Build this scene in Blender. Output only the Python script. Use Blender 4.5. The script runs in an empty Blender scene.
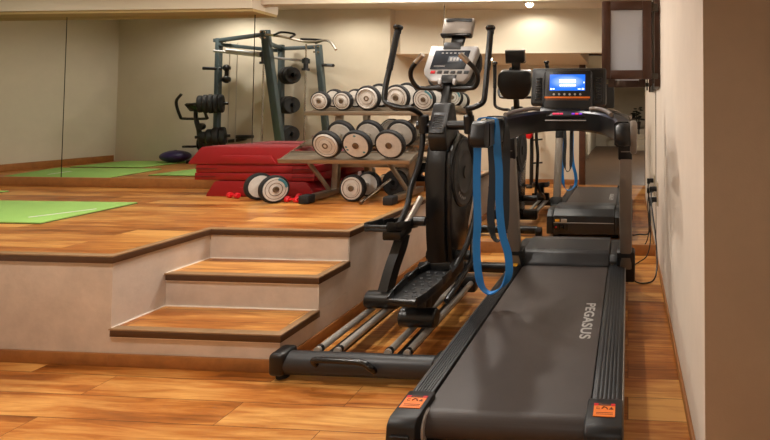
import bpy, bmesh, math, random
from mathutils import Vector, Matrix, Euler
random.seed(7)
S = bpy.context.scene
COL = S.collection

# ------------------------------------------------------------------ camera
def cam_axes(yaw, pitch, roll):
    cy, sy = math.cos(yaw), math.sin(yaw)
    F = Vector((-sy*math.cos(pitch), cy*math.cos(pitch), math.sin(pitch)))
    Rt = Vector((cy, sy, 0)); U = Rt.cross(F)
    c, s = math.cos(roll), math.sin(roll)
    return c*Rt+s*U, -s*Rt+c*U, F
cam = bpy.data.cameras.new('camera'); camo = bpy.data.objects.new('camera', cam); COL.objects.link(camo)
r_, u_, f_ = cam_axes(.0701, .0328, .0019)
camo.matrix_world = Matrix(((r_.x, u_.x, -f_.x, 0), (r_.y, u_.y, -f_.y, 0), (r_.z, u_.z, -f_.z, 1.3), (0, 0, 0, 1)))
cam.sensor_width = 36; cam.sensor_fit = 'HORIZONTAL'
cam.lens = 36*496.05/770
cam.shift_x = (385-593.07)/770; cam.shift_y = (95.30-220)/770
cam.clip_start = .05
S.camera = camo

# ------------------------------------------------------------------ world, exposure
S.view_settings.view_transform = 'Standard'; S.view_settings.look = 'None'
S.view_settings.gamma = 1; S.view_settings.use_curve_mapping = False
S.view_settings.exposure = 0.75
w = bpy.data.worlds.new('world'); S.world = w; w.use_nodes = True
w.node_tree.nodes['Background'].inputs[0].default_value = (1, .8, .55, 1)
w.node_tree.nodes['Background'].inputs[1].default_value = .02
S.cycles.max_bounces = 10; S.cycles.glossy_bounces = 6; S.cycles.diffuse_bounces = 5
S.cycles.sample_clamp_indirect = 6

# the ceiling lamps: x, y, ceiling height, watts, colour
WARM = (1, .94, .86)
LAMPS = [(-1.34, 2.45, 2.78, 5, WARM), (-1.25, 3.85, 2.78, 19, WARM), (-2.15, 3.50, 2.78, 20, WARM), (-5.6, 2.85, 2.78, 10, WARM),
         (-2.16, 1.50, 2.14, 15.5, WARM), (.1, -1.2, 2.6, 4.5, WARM), (-3.85, 3.0, 2.78, 10, WARM), (.9, -4.2, 2.6, 36, WARM)]  # the low soffit lamp is added, unseen, to light the step risers

# ------------------------------------------------------------------ helpers
def lin(h):
    h = h.lstrip('#'); o = []
    for i in (0, 2, 4):
        c = int(h[i:i+2], 16)/255
        o.append(c/12.92 if c <= .04045 else ((c+.055)/1.055)**2.4)
    return (*o, 1)
def mat(name, col, rough=.5, metal=0, spec=.5, bump=0, bscale=200, var=0, vscale=6, emit=None, estr=1, coat=0):
    m = bpy.data.materials.new(name); m.use_nodes = True
    nt = m.node_tree; b = nt.nodes['Principled BSDF']
    c = lin(col); b.inputs['Base Color'].default_value = c
    b.inputs['Roughness'].default_value = rough; b.inputs['Metallic'].default_value = metal
    b.inputs['Specular IOR Level'].default_value = spec
    b.inputs['Coat Weight'].default_value = coat
    tc = nt.nodes.new('ShaderNodeTexCoord')
    if var:
        n = nt.nodes.new('ShaderNodeTexNoise'); n.inputs['Scale'].default_value = vscale; n.inputs['Detail'].default_value = 6
        n.inputs['Roughness'].default_value = .65
        nt.links.new(tc.outputs['Object'], n.inputs['Vector'])
        mx = nt.nodes.new('ShaderNodeMix'); mx.data_type = 'RGBA'
        mx.inputs['A'].default_value = tuple(x*(1-var) for x in c[:3])+(1,)
        mx.inputs['B'].default_value = tuple(min(1, x*(1+var)) for x in c[:3])+(1,)
        mr = nt.nodes.new('ShaderNodeMapRange'); mr.inputs[1].default_value = .3; mr.inputs[2].default_value = .7
        nt.links.new(n.outputs['Fac'], mr.inputs[0]); nt.links.new(mr.outputs[0], mx.inputs['Factor'])
        nt.links.new(mx.outputs['Result'], b.inputs['Base Color'])
    if bump:
        n = nt.nodes.new('ShaderNodeTexNoise'); n.inputs['Scale'].default_value = bscale; n.inputs['Detail'].default_value = 3
        nt.links.new(tc.outputs['Object'], n.inputs['Vector'])
        bp = nt.nodes.new('ShaderNodeBump'); bp.inputs['Strength'].default_value = bump; bp.inputs['Distance'].default_value = .004
        nt.links.new(n.outputs['Fac'], bp.inputs['Height']); nt.links.new(bp.outputs['Normal'], b.inputs['Normal'])
    if emit:
        b.inputs['Emission Color'].default_value = lin(emit); b.inputs['Emission Strength'].default_value = estr
    return m

def wood_mat(name, dark, mid, light, plank_w=1.25, plank_h=.165, rough=.32):
    m = bpy.data.materials.new(name); m.use_nodes = True
    nt = m.node_tree; N = nt.nodes; L = nt.links; b = N['Principled BSDF']
    tc = N.new('ShaderNodeTexCoord')
    br = N.new('ShaderNodeTexBrick'); br.offset = .37; br.offset_frequency = 2; br.squash = 1
    br.inputs['Color1'].default_value = (0, 0, 0, 1); br.inputs['Color2'].default_value = (1, 1, 1, 1); br.inputs['Mortar'].default_value = (.5, .5, .5, 1)
    br.inputs['Scale'].default_value = 1; br.inputs['Mortar Size'].default_value = .0016; br.inputs['Mortar Smooth'].default_value = .3
    br.inputs['Brick Width'].default_value = plank_w; br.inputs['Row Height'].default_value = plank_h
    L.new(tc.outputs['Object'], br.inputs['Vector'])
    # per plank shift of the grain
    sx = N.new('ShaderNodeVectorMath'); sx.operation = 'MULTIPLY_ADD'
    sx.inputs[1].default_value = (9, 5, 3); L.new(br.outputs['Color'], sx.inputs[0]); L.new(tc.outputs['Object'], sx.inputs[2])
    mp = N.new('ShaderNodeMapping'); mp.inputs['Scale'].default_value = (1.3, 15, 3); L.new(sx.outputs[0], mp.inputs[0])
    n1 = N.new('ShaderNodeTexNoise'); n1.inputs['Scale'].default_value = 1.6; n1.inputs['Detail'].default_value = 8; n1.inputs['Roughness'].default_value = .62; n1.inputs['Distortion'].default_value = .9
    L.new(mp.outputs[0], n1.inputs['Vector'])
    mp2 = N.new('ShaderNodeMapping'); mp2.inputs['Scale'].default_value = (1.1, 4.2, 2); L.new(sx.outputs[0], mp2.inputs[0])
    n2 = N.new('ShaderNodeTexNoise'); n2.inputs['Scale'].default_value = 1.5; n2.inputs['Detail'].default_value = 4; L.new(mp2.outputs[0], n2.inputs['Vector'])
    a = N.new('ShaderNodeMath'); a.operation = 'MULTIPLY_ADD'; a.inputs[1].default_value = .55; L.new(n1.outputs['Fac'], a.inputs[0])
    q = N.new('ShaderNodeMath'); q.operation = 'MULTIPLY'; q.inputs[1].default_value = .45; L.new(n2.outputs['Fac'], q.inputs[0]); L.new(q.outputs[0], a.inputs[2])
    sep = N.new('ShaderNodeSeparateColor'); L.new(br.outputs['Color'], sep.inputs[0])
    a2 = N.new('ShaderNodeMath'); a2.operation = 'MULTIPLY_ADD'; a2.inputs[1].default_value = .20; L.new(sep.outputs[0], a2.inputs[0]); L.new(a.outputs[0], a2.inputs[2])
    cr = N.new('ShaderNodeValToRGB'); e = cr.color_ramp.elements
    e[0].position = .40; e[0].color = lin(dark); e[1].position = .72; e[1].color = lin(light)
    k = cr.color_ramp.elements.new(.55); k.color = lin(mid)
    L.new(a2.outputs[0], cr.inputs[0])
    mx = N.new('ShaderNodeMix'); mx.data_type = 'RGBA'; mx.inputs['B'].default_value = tuple(x*.45 for x in lin(dark)[:3])+(1,)
    L.new(br.outputs['Fac'], mx.inputs['Factor']); L.new(cr.outputs[0], mx.inputs['A']); L.new(mx.outputs['Result'], b.inputs['Base Color'])
    b.inputs['Roughness'].default_value = rough; b.inputs['Specular IOR Level'].default_value = .35
    bp = N.new('ShaderNodeBump'); bp.inputs['Strength'].default_value = .12; bp.inputs['Distance'].default_value = .002
    L.new(n1.outputs['Fac'], bp.inputs['Height']); L.new(bp.outputs['Normal'], b.inputs['Normal'])
    return m

def V(*a): return Vector(a)
def catmull(pts, n=6):
    pts = [Vector(p) for p in pts]
    if len(pts) < 3: return pts
    P = [pts[0]*2-pts[1]]+pts+[pts[-1]*2-pts[-2]]; out = []
    for i in range(1, len(P)-2):
        a, b, c, d = P[i-1:i+3]
        for k in range(n):
            t = k/n
            out.append(.5*((2*b)+(c-a)*t+(2*a-5*b+4*c-d)*t*t+(3*b-a-3*c+d)*t**3))
    out.append(pts[-1]); return out

WORLD = {}
class MB:
    """collects shapes, then becomes one mesh object"""
    def __init__(s): s.bm = bmesh.new()
    def _merge(s, b2):
        me = bpy.data.meshes.new('tmp'); b2.to_mesh(me); b2.free(); s.bm.from_mesh(me); bpy.data.meshes.remove(me); return s
    def box(s, x0, x1, y0, y1, z0, z1, bev=0, M=None, seg=2):
        b = bmesh.new(); bmesh.ops.create_cube(b, size=1)
        bmesh.ops.scale(b, vec=(x1-x0, y1-y0, z1-z0), verts=b.verts)
        bmesh.ops.translate(b, vec=((x0+x1)/2, (y0+y1)/2, (z0+z1)/2), verts=b.verts)
        if bev: bmesh.ops.bevel(b, geom=b.edges[:], offset=bev, segments=seg, profile=.5, affect='EDGES')
        if M: bmesh.ops.transform(b, matrix=M, verts=b.verts)
        return s._merge(b)
    def obox(s, c, size, rot=(0, 0, 0), bev=0, seg=2):
        h = [q/2 for q in size]
        return s.box(-h[0], h[0], -h[1], h[1], -h[2], h[2], bev, Matrix.Translation(c) @ Euler(rot).to_matrix().to_4x4(), seg)
    def beam(s, p0, p1, w, d, bev=.004, up=(0, 0, 1)):
        """square tube between two points"""
        p0, p1 = Vector(p0), Vector(p1); z = (p1-p0); L = z.length; z.normalize()
        u = Vector(up)
        if abs(z.dot(u)) > .97: u = V(0, 1, 0)
        x = u.cross(z).normalized(); y = z.cross(x)
        M = Matrix((x, y, z)).transposed().to_4x4(); M.translation = (p0+p1)/2
        return s.box(-w/2, w/2, -d/2, d/2, -L/2, L/2, bev, M)
    def tube(s, pts, r, n=12, smooth=0, prof=None, caps=True):
        pts = catmull(pts, smooth) if smooth else [Vector(p) for p in pts]
        b = bmesh.new(); rings = []
        T = []
        for i in range(len(pts)):
            t = pts[min(i+1, len(pts)-1)]-pts[max(i-1, 0)]; T.append(t.normalized())
        u = V(0, 0, 1) if abs(T[0].z) < .9 else V(0, 1, 0)
        nrm = (u-T[0]*u.dot(T[0])).normalized()
        for i, p in enumerate(pts):
            nrm = (nrm-T[i]*nrm.dot(T[i])).normalized(); bi = T[i].cross(nrm)
            rr = r[min(int(i*len(r)/len(pts)), len(r)-1)] if isinstance(r, (list, tuple)) else r
            if prof: ring = [b.verts.new(p+nrm*a+bi*c) for a, c in prof]
            else: ring = [b.verts.new(p+(nrm*math.cos(2*math.pi*k/n)+bi*math.sin(2*math.pi*k/n))*rr) for k in range(n)]
            rings.append(ring)
        m = len(rings[0])
        for i in range(len(rings)-1):
            for k in range(m):
                b.faces.new((rings[i][k], rings[i][(k+1) % m], rings[i+1][(k+1) % m], rings[i+1][k]))
        if caps:
            b.faces.new(rings[0][::-1]); b.faces.new(rings[-1])
        bmesh.ops.recalc_face_normals(b, faces=b.faces)
        return s._merge(b)
    def lathe(s, prof, c, axis=(0, 0, 1), n=28):
        """prof: list of (radius, height along axis)"""
        z = Vector(axis).normalized(); u = V(1, 0, 0) if abs(z.x) < .9 else V(0, 1, 0)
        x = (u-z*u.dot(z)).normalized(); y = z.cross(x); c = Vector(c)
        b = bmesh.new(); rings = []
        for r, h in prof:
            if r < 1e-6: rings.append([b.verts.new(c+z*h)])
            else: rings.append([b.verts.new(c+z*h+(x*math.cos(2*math.pi*k/n)+y*math.sin(2*math.pi*k/n))*r) for k in range(n)])
        for a, d in zip(rings, rings[1:]):
            for k in range(n):
                k2 = (k+1) % n
                if len(a) == 1 and len(d) == 1: continue
                if len(a) == 1: b.faces.new((a[0], d[k2], d[k]))
                elif len(d) == 1: b.faces.new((a[k], a[k2], d[0]))
                else: b.faces.new((a[k], a[k2], d[k2], d[k]))
        bmesh.ops.recalc_face_normals(b, faces=b.faces)
        return s._merge(b)
    def cyl(s, p0, p1, r, n=20, r1=None, bev=0):
        p0, p1 = Vector(p0), Vector(p1); L = (p1-p0).length; r1 = r if r1 is None else r1
        pr = [(0, 0), (r-bev, 0), (r, bev), (r1, L-bev), (r1-bev, L), (0, L)] if bev else [(0, 0), (r, 0), (r1, L), (0, L)]
        return s.lathe(pr, p0, p1-p0, n)
    def prism(s, poly, axis, a0, a1, bev=0, M=None):
        """extrude a 2D polygon; axis 'x': poly=(y,z), 'y': (x,z), 'z': (x,y)"""
        b = bmesh.new()
        def P(p, a): return {'x': (a, p[0], p[1]), 'y': (p[0], a, p[1]), 'z': (p[0], p[1], a)}[axis]
        A = [b.verts.new(P(p, a0)) for p in poly]; B = [b.verts.new(P(p, a1)) for p in poly]; n = len(poly)
        b.faces.new(A); b.faces.new(B[::-1])
        for k in range(n): b.faces.new((A[k], B[k], B[(k+1) % n], A[(k+1) % n]))
        bmesh.ops.recalc_face_normals(b, faces=b.faces)
        if bev: bmesh.ops.bevel(b, geom=b.edges[:], offset=bev, segments=2, profile=.5, affect='EDGES')
        if M: bmesh.ops.transform(b, matrix=M, verts=b.verts)
        return s._merge(b)
    def sphere(s, c, r, sc=(1, 1, 1), n=20):
        b = bmesh.new(); bmesh.ops.create_uvsphere(b, u_segments=n, v_segments=n//2, radius=r)
        bmesh.ops.scale(b, vec=sc, verts=b.verts); bmesh.ops.translate(b, vec=c, verts=b.verts)
        return s._merge(b)
    def build(s, name, m, parent=None, origin=None, label=None, ang=35):
        me = bpy.data.meshes.new(name)
        org = Vector(origin) if origin is not None else (WORLD.get(parent.name, V(0, 0, 0)) if parent else V(0, 0, 0))
        if origin is not None: bmesh.ops.translate(s.bm, vec=-org, verts=s.bm.verts)
        s.bm.to_mesh(me); s.bm.free()
        me.shade_smooth(); me.set_sharp_from_angle(angle=math.radians(ang))
        me.materials.append(m)
        o = bpy.data.objects.new(name, me); COL.objects.link(o)
        if parent:
            o.parent = parent; o.location = -WORLD[parent.name]; WORLD[o.name] = V(0, 0, 0)
        else:
            o.location = org if origin is not None else V(0, 0, 0); WORLD[o.name] = Vector(o.location)
        if label: o['label'] = label
        return o
def thing(name, loc, label, cat, group=None):
    o = bpy.data.objects.new(name, None); COL.objects.link(o); o.location = loc; o.empty_display_size = .1
    WORLD[o.name] = Vector(loc); o['label'] = label; o['category'] = cat
    if group: o['group'] = group
    return o
def tag(o, label, cat, group=None):
    o['label'] = label; o['category'] = cat
    if group: o['group'] = group
    return o
def struct(o, label=None):
    o['kind'] = 'structure'
    if label: o['label'] = label
    return o
def copy_tree(o, parent=None):
    c = o.copy(); COL.objects.link(c)
    if parent: c.parent = parent
    for ch in o.children: copy_tree(ch, c)
    return c
def text_mesh(txt, size, name, m, parent, M, ext=.0006):
    cu = bpy.data.curves.new('t', 'FONT'); cu.body = txt; cu.size = size; cu.extrude = ext; cu.offset = .0014; cu.space_character = 1.08; cu.align_x = 'CENTER'; cu.align_y = 'CENTER'
    t = bpy.data.objects.new('t', cu); COL.objects.link(t)
    bpy.context.view_layer.update()
    me = bpy.data.meshes.new_from_object(t.evaluated_get(bpy.context.evaluated_depsgraph_get()))
    bpy.data.objects.remove(t); bpy.data.curves.remove(cu)
    me.transform(M); me.materials.clear(); me.materials.append(m); me.name = name
    o = bpy.data.objects.new(name, me); COL.objects.link(o); o.parent = parent; o.location = -WORLD[parent.name]; WORLD[o.name] = V(0, 0, 0)
    return o

# ------------------------------------------------------------------ materials
M_floor = wood_mat('wood_floor', '#6e3911', '#b36d2e', '#dfa75d')
M_plat = wood_mat('wood_platform', '#6a3610', '#a5632a', '#d49a52', plank_w=1.3, plank_h=.14, rough=.3)
M_caulk = mat('caulk', '#f4ece0', .8)
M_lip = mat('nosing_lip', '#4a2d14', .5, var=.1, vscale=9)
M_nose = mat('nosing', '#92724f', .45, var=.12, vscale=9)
M_base = mat('baseboard_wood', '#9c6634', .45, var=.18, vscale=14)
M_plaster = mat('platform_plaster', '#cabbad', .75, bump=.3, bscale=30, var=.11, vscale=6)
M_wall = mat('wall_paint', '#ccc1ad', .85, bump=.15, bscale=220, var=.035, vscale=4)
M_wallr = mat('wall_paint_right', '#d2c3b3', .85, bump=.12, bscale=160, var=.04, vscale=5)
M_pillar = mat('pillar_paint', '#cdb8a0', .9, bump=.15, bscale=160, var=.05, vscale=5)
M_ceil = mat('ceiling_paint', '#d4c8b4', .9)
M_tile = mat('corridor_tile', '#6c5543', .5, var=.1)
M_dbrown = mat('dark_brown_wood', '#4a2c1c', .45, var=.15, vscale=12)
M_blk = mat('black_plastic', '#0d0d0e', .36, bump=.05, bscale=400)
M_blk2 = mat('black_gloss', '#0e0e10', .25)
M_rub = mat('black_rubber', '#141313', .7, bump=.1, bscale=300)
M_char = mat('charcoal_plastic', '#27282b', .42)
M_char2 = mat('dark_grey_plastic', '#161719', .45)
M_greym = mat('grey_painted_metal', '#80776e', .42, metal=.35)
M_steel = mat('steel', '#b9b2a8', .28, metal=.9)
M_rail = mat('rail_metal', '#aca7a0', .3, metal=.35)
M_chrome = mat('chrome', '#d8d4cc', .12, metal=1)
M_silver = mat('silver_plastic', '#b7b6b6', .35, metal=.25)
M_rack = mat('rack_metal', '#978a79', .33, metal=.65)
M_mach = mat('machine_paint', '#3e4a4c', .45)
M_red = mat('red_plastic', '#8c0710', .45, var=.08, vscale=10)
M_redd = mat('red_vinyl', '#d01422', .35)
M_face = mat('plate_face', '#c6c0b8', .5, var=.12, vscale=22)
M_bolt = mat('bolt_metal', '#6f5f4c', .45, metal=.6)
M_teal = mat('teal_paint', '#3d7a86', .5)
M_mat = mat('green_mat', '#93bf62', .8, bump=.2, bscale=500)
M_matdark = mat('mat_edge', '#39402c', .8)
M_white = mat('white_mark', '#d9d9d2', .6)
M_blue = mat('blue_latex', '#1f78c2', .5)
M_bluedk = mat('dark_band', '#23282b', .55)
M_orange = mat('orange_sticker', '#ee7a1c', .5)
M_yellow = mat('yellow_sticker', '#e8a92a', .5)
M_purple = mat('purple_vinyl', '#2f2056', .4)
M_text = mat('print_grey', '#a8a6a2', .6)
M_sash = mat('sash_wood', '#432617', .4, var=.15, vscale=14)
M_outlet = mat('outlet_plastic', '#b9aa92', .5)
def belt_mat():
    m = mat('belt', '#403835', .46, var=.10, vscale=5)
    nt = m.node_tree; b = nt.nodes['Principled BSDF']
    tc = nt.nodes.new('ShaderNodeTexCoord'); wv = nt.nodes.new('ShaderNodeTexWave'); wv.bands_direction = 'Y'; wv.inputs['Scale'].default_value = 60
    nt.links.new(tc.outputs['Object'], wv.inputs['Vector'])
    bp = nt.nodes.new('ShaderNodeBump'); bp.inputs['Strength'].default_value = .12; bp.inputs['Distance'].default_value = .001
    nt.links.new(wv.outputs['Fac'], bp.inputs['Height']); nt.links.new(bp.outputs['Normal'], b.inputs['Normal'])
    return m
M_belt = belt_mat()
def mirror_mat():
    m = bpy.data.materials.new('mirror'); m.use_nodes = True; nt = m.node_tree; nt.nodes.clear()
    g = nt.nodes.new('ShaderNodeBsdfGlossy'); g.inputs['Color'].default_value = (.86, .86, .83, 1); g.inputs['Roughness'].default_value = 0
    o = nt.nodes.new('ShaderNodeOutputMaterial'); nt.links.new(g.outputs[0], o.inputs[0]); return m
M_mirror = mirror_mat()
def glass_mat():
    m = bpy.data.materials.new('pane_glass'); m.use_nodes = True; nt = m.node_tree; nt.nodes.clear()
    g = nt.nodes.new('ShaderNodeBsdfGlossy'); g.inputs['Color'].default_value = (.8, .85, .9, 1); g.inputs['Roughness'].default_value = .03
    t = nt.nodes.new('ShaderNodeBsdfTransparent'); t.inputs['Color'].default_value = (.74, .8, .88, 1)
    mx = nt.nodes.new('ShaderNodeMixShader'); mx.inputs[0].default_value = .02
    o = nt.nodes.new('ShaderNodeOutputMaterial')
    df = nt.nodes.new('ShaderNodeBsdfDiffuse'); df.inputs['Color'].default_value = (.80, .80, .84, 1)
    tr = nt.nodes.new('ShaderNodeBsdfTranslucent'); tr.inputs['Color'].default_value = (.80, .80, .84, 1)
    m1 = nt.nodes.new('ShaderNodeMixShader'); m1.inputs[0].default_value = .4; nt.links.new(df.outputs[0], m1.inputs[1]); nt.links.new(tr.outputs[0], m1.inputs[2])
    m2 = nt.nodes.new('ShaderNodeMixShader'); m2.inputs[0].default_value = .58; nt.links.new(t.outputs[0], m2.inputs[1]); nt.links.new(m1.outputs[0], m2.inputs[2])
    nt.links.new(m2.outputs[0], mx.inputs[1]); nt.links.new(g.outputs[0], mx.inputs[2]); nt.links.new(mx.outputs[0], o.inputs[0]); return m
M_glass = glass_mat()
def screen_mat():
    m = bpy.data.materials.new('lit_screen'); m.use_nodes = True; nt = m.node_tree; b = nt.nodes['Principled BSDF']
    tc = nt.nodes.new('ShaderNodeTexCoord'); gr = nt.nodes.new('ShaderNodeTexGradient'); gr.gradient_type = 'SPHERICAL'
    mp = nt.nodes.new('ShaderNodeMapping'); mp.inputs['Location'].default_value = (-1.0, -1.0, 0); mp.inputs['Scale'].default_value = (2, 2, 1)
    nt.links.new(tc.outputs['Generated'], mp.inputs[0])
    cx = nt.nodes.new('ShaderNodeSeparateXYZ'); nt.links.new(mp.outputs[0], cx.inputs[0])
    cm = nt.nodes.new('ShaderNodeCombineXYZ'); nt.links.new(cx.outputs[0], cm.inputs[0]); 
    sep = nt.nodes.new('ShaderNodeSeparateXYZ'); nt.links.new(tc.outputs['Generated'], sep.inputs[0])
    ma = nt.nodes.new('ShaderNodeMath'); ma.operation = 'MULTIPLY_ADD'; ma.inputs[1].default_value = 2.4; ma.inputs[2].default_value = -1.3
    nt.links.new(sep.outputs[2], ma.inputs[0]); nt.links.new(ma.outputs[0], cm.inputs[1])
    nt.links.new(cm.outputs[0], gr.inputs[0])
    cr = nt.nodes.new('ShaderNodeValToRGB'); e = cr.color_ramp.elements
    e[0].color = lin('#0c62e0'); e[1].color = lin('#a8c6ff'); e[1].position = .95
    nt.links.new(gr.outputs['Fac'], cr.inputs[0])
    b.inputs['Base Color'].default_value = (.01, .01, .02, 1)
    nt.links.new(cr.outputs[0], b.inputs['Emission Color']); b.inputs['Emission Strength'].default_value = 1.0
    return m
M_screen = screen_mat()
M_glyph = mat('screen_glyph', '#ffffff', .5, emit='#f2f6ff', estr=1.0)
M_ledg = mat('led_green', '#0a2a10', .5, emit='#1fae5c', estr=.8)
M_ledr = mat('led_red', '#2a0a0a', .5, emit='#e02a50', estr=.9)
M_ledb = mat('led_violet', '#150a2a', .5, emit='#7a35c8', estr=.8)
M_lamp = mat('lamp_disc', '#ffffff', .5, emit='#ffe2b0', estr=9)

# ------------------------------------------------------------------ the setting
XR, XP, XI, ZF, Z1, Z2, YM, RS = .257, -1.732, -2.643, 2.40, 2.70, 3.00, 4.55, .1838
PH = 3*RS
XL = -7.62; XC = -3.42; YB = .25; CZ = 2.78
struct(MB().box(XL-.1, 1.4, .25, YM+.1, -.1, 0).build('floor', M_floor))
struct(MB().box(-1.2, 1.4, -9.6, .249, -.1, 0).build('floor_corridor', M_tile))
struct(MB().box(XL-.1, 1.4, .1, YM+.15, CZ, CZ+.1).build('ceiling', M_ceil))
struct(MB().box(-1.3, 1.4, -9.7, .1, 2.6, 2.7).build('ceiling_corridor', M_ceil))
# mirror wall, with the dropped soffit above the left panels
struct(MB().box(XL, XR+.02, YM+.012, YM+.14, 0, CZ).build('wall_back', M_wall))
sf = struct(MB().box(XL, -3.51, 4.375, YM+.012, 2.262, CZ).build('trim_1', M_ceil))
MB().box(XL, -3.51, 4.39, YM+.012, 2.235, 2.262).build('soffit_lip', mat('lip', '#a98f5c', .7), sf)
struct(MB().box(-3.51, XR+.02, 4.49, YM+.012, 2.322, CZ).build('trim_2', M_ceil))
# baseboards under the mirror
struct(MB().box(XL, XP, YM-.012, YM+.012, PH, PH+.09, .003).build('baseboard_platform', M_base))
struct(MB().box(XP, XR, YM-.014, YM+.012, 0, .098, .003).build('baseboard_back', M_base))
# right wall, its near end faces the camera
struct(MB().prism([(XR, 1.72), (1.3, 1.72), (1.3, 1.86), (XR+.14, 1.86), (XR+.14, YM+.1), (XR, YM+.1)], 'z', 0, CZ).build('wall_right', M_wallr))
struct(MB().box(XR, 1.3, 1.712, 1.72, 0, CZ).build('wall_pillar', M_pillar))
struct(MB().box(XR-.012, XR, 1.72, YM-.014, 0, .055, .003).build('baseboard_right', M_base))
# left part of the room (seen in the mirror)
struct(MB().box(XL-.12, XL, 2.1, YM+.14, 0, CZ).build('wall_left', M_wall))
struct(MB().box(XL, XL+.014, 2.23, 4.53, PH, PH+.09, .003).build('baseboard_left', M_base))
struct(MB().box(XL, XC, 2.08, 2.2, 0, CZ).build('wall_front', M_wall))
struct(MB().box(XC-.1, XC, YB-.1, 2.08, 0, CZ).build('wall_corner', M_wall))
struct(MB().box(XC, -.86, YB-.1, YB, 0, CZ).build('wall_entrance', M_wall))
struct(MB().box(-.86, 1.3, YB-.1, YB, 2.40, CZ).build('wall_header', M_wall))
struct(MB().box(.40, 1.3, YB-.1, YB, 0, 2.40).build('wall_jamb', M_wall))
struct(MB().box(1.3, 1.4, -9.6, 1.86, 0, CZ).build('wall_side', M_wall))
struct(MB().box(XC, -.70, YB, 2.05, 2.14, CZ).build('trim_3', M_ceil))
struct(MB().box(-.70, XR+.14, 1.95, 2.05, 2.14, CZ).build('trim_5', M_ceil))
struct(MB().box(XC, -.87, YB, YB+.014, 0, .09, .003).build('baseboard_entrance', M_base))
d1 = MB(); d1.box(-.87, -.76, YB-.12, YB+.025, 0, 2.42, .004); d1.box(.30, .41, YB-.12, YB+.025, 0, 2.42, .004); d1.box(-.76, .30, YB-.12, YB+.025, 2.31, 2.42, .004)
struct(d1.build('door_1', M_dbrown))
# corridor behind the door
struct(MB().box(-1.3, -1.2, -9.6, YB-.1, 0, 2.6).build('wall_corridor', M_wall))
struct(MB().box(-1.2, 1.3, -9.7, -9.6, 0, 2.6).build('wall_end', M_wall))
st = MB()
for k in range(4): st.box(-.15, 1.3, -9.6, -7.6-.3*k, .17*k, .17*(k+1), .004)
struct(st.build('trim_4', mat('corridor_stair', '#c0b09a', .6)))
rl = thing('stair_railing', (.1, -7.8, .17), 'dark stair railing in the corridor beyond the brown doorway', 'railing')
MB().tube([(-.12, -7.45, 1.15), (.9, -9.3, .95)], .03).build('handrail', M_blk, rl)
for a in (0, .28, .56):
    MB().cyl((-.12+a*.9, -7.7-.3*a*3, .1), (-.12+a*.9, -7.5-.5*a*3.2, 1.12), .02).build('baluster', M_blk, rl)
rd = thing('radiator', (-1.12, -4.6, .1), 'white radiator low on the corridor wall beyond the doorway', 'radiator')
b = MB()
for k in range(9): b.box(-1.19, -1.06, -5.0+.1*k, -4.92+.1*k, .12, .72, .015)
b.build('panel', mat('radiator_white', '#cfc6b6', .5), rd); MB().cyl((-1.12, -5.05, .18), (-1.12, -4.0, .18), .02).build('pipe', M_steel, rd)
MB().box(-1.15, -1.09, -4.9, -4.86, 0, .13).build('foot', M_steel, rd); MB().box(-1.15, -1.09, -4.3, -4.26, 0, .13).build('foot', M_steel, rd)

pp = thing('stand_in_plant', (.30, -8.75, .68), 'leafy plant made up for the small dark shape beyond the doorway, on the corridor stairs', 'plant')  # made-up plant in place of the small dark reflection of a camera
MB().lathe([(0, 0), (.13, 0), (.17, .26), (.15, .26), (.14, .2), (0, .2)], (.30, -8.75, .682)).build('pot', M_dbrown, pp)
b = MB(); b.tube([(.30, -8.75, .86), (.31, -8.75, 1.15), (.29, -8.72, 1.35)], .015, 8)
for k in range(22):
    a = k*2.4; rr = .10+.10*random.random(); c0 = V(.30, -8.75, 1.05+.4*random.random())
    b.sphere(c0+V(math.cos(a)*rr, math.sin(a)*rr, .02), .07, (1, .6, .35), 8)
b.build('foliage', mat('dark_leaf', '#1d2418', .6), pp)

# the raised platform with its two steps
pf = [(XL, 2.2), (XC, 2.2), (XC, ZF), (XI, ZF), (XI, Z2), (XP, Z2), (XP, YM), (XL, YM)]
plat = struct(MB().prism(pf, 'z', 0, PH-.02).build('platform', M_plaster), 'raised platform with pinkish plaster sides and brown edged wooden floor')
MB().prism(pf, 'z', PH-.02, PH).build('platform_floor', M_plat, plat)
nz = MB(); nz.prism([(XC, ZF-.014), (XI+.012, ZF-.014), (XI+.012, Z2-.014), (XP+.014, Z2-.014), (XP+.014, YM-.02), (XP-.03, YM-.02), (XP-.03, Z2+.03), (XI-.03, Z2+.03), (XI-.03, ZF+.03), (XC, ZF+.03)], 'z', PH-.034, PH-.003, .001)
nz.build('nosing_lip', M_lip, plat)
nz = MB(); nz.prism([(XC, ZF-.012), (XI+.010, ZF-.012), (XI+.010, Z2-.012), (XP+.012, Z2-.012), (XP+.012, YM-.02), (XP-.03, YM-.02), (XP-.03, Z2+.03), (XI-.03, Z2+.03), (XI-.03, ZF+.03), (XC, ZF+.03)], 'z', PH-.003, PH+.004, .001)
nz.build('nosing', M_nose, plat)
MB().box(XC, XI, ZF-.014, ZF, 0, .062, .002).build('skirting', M_base, plat)
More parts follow.
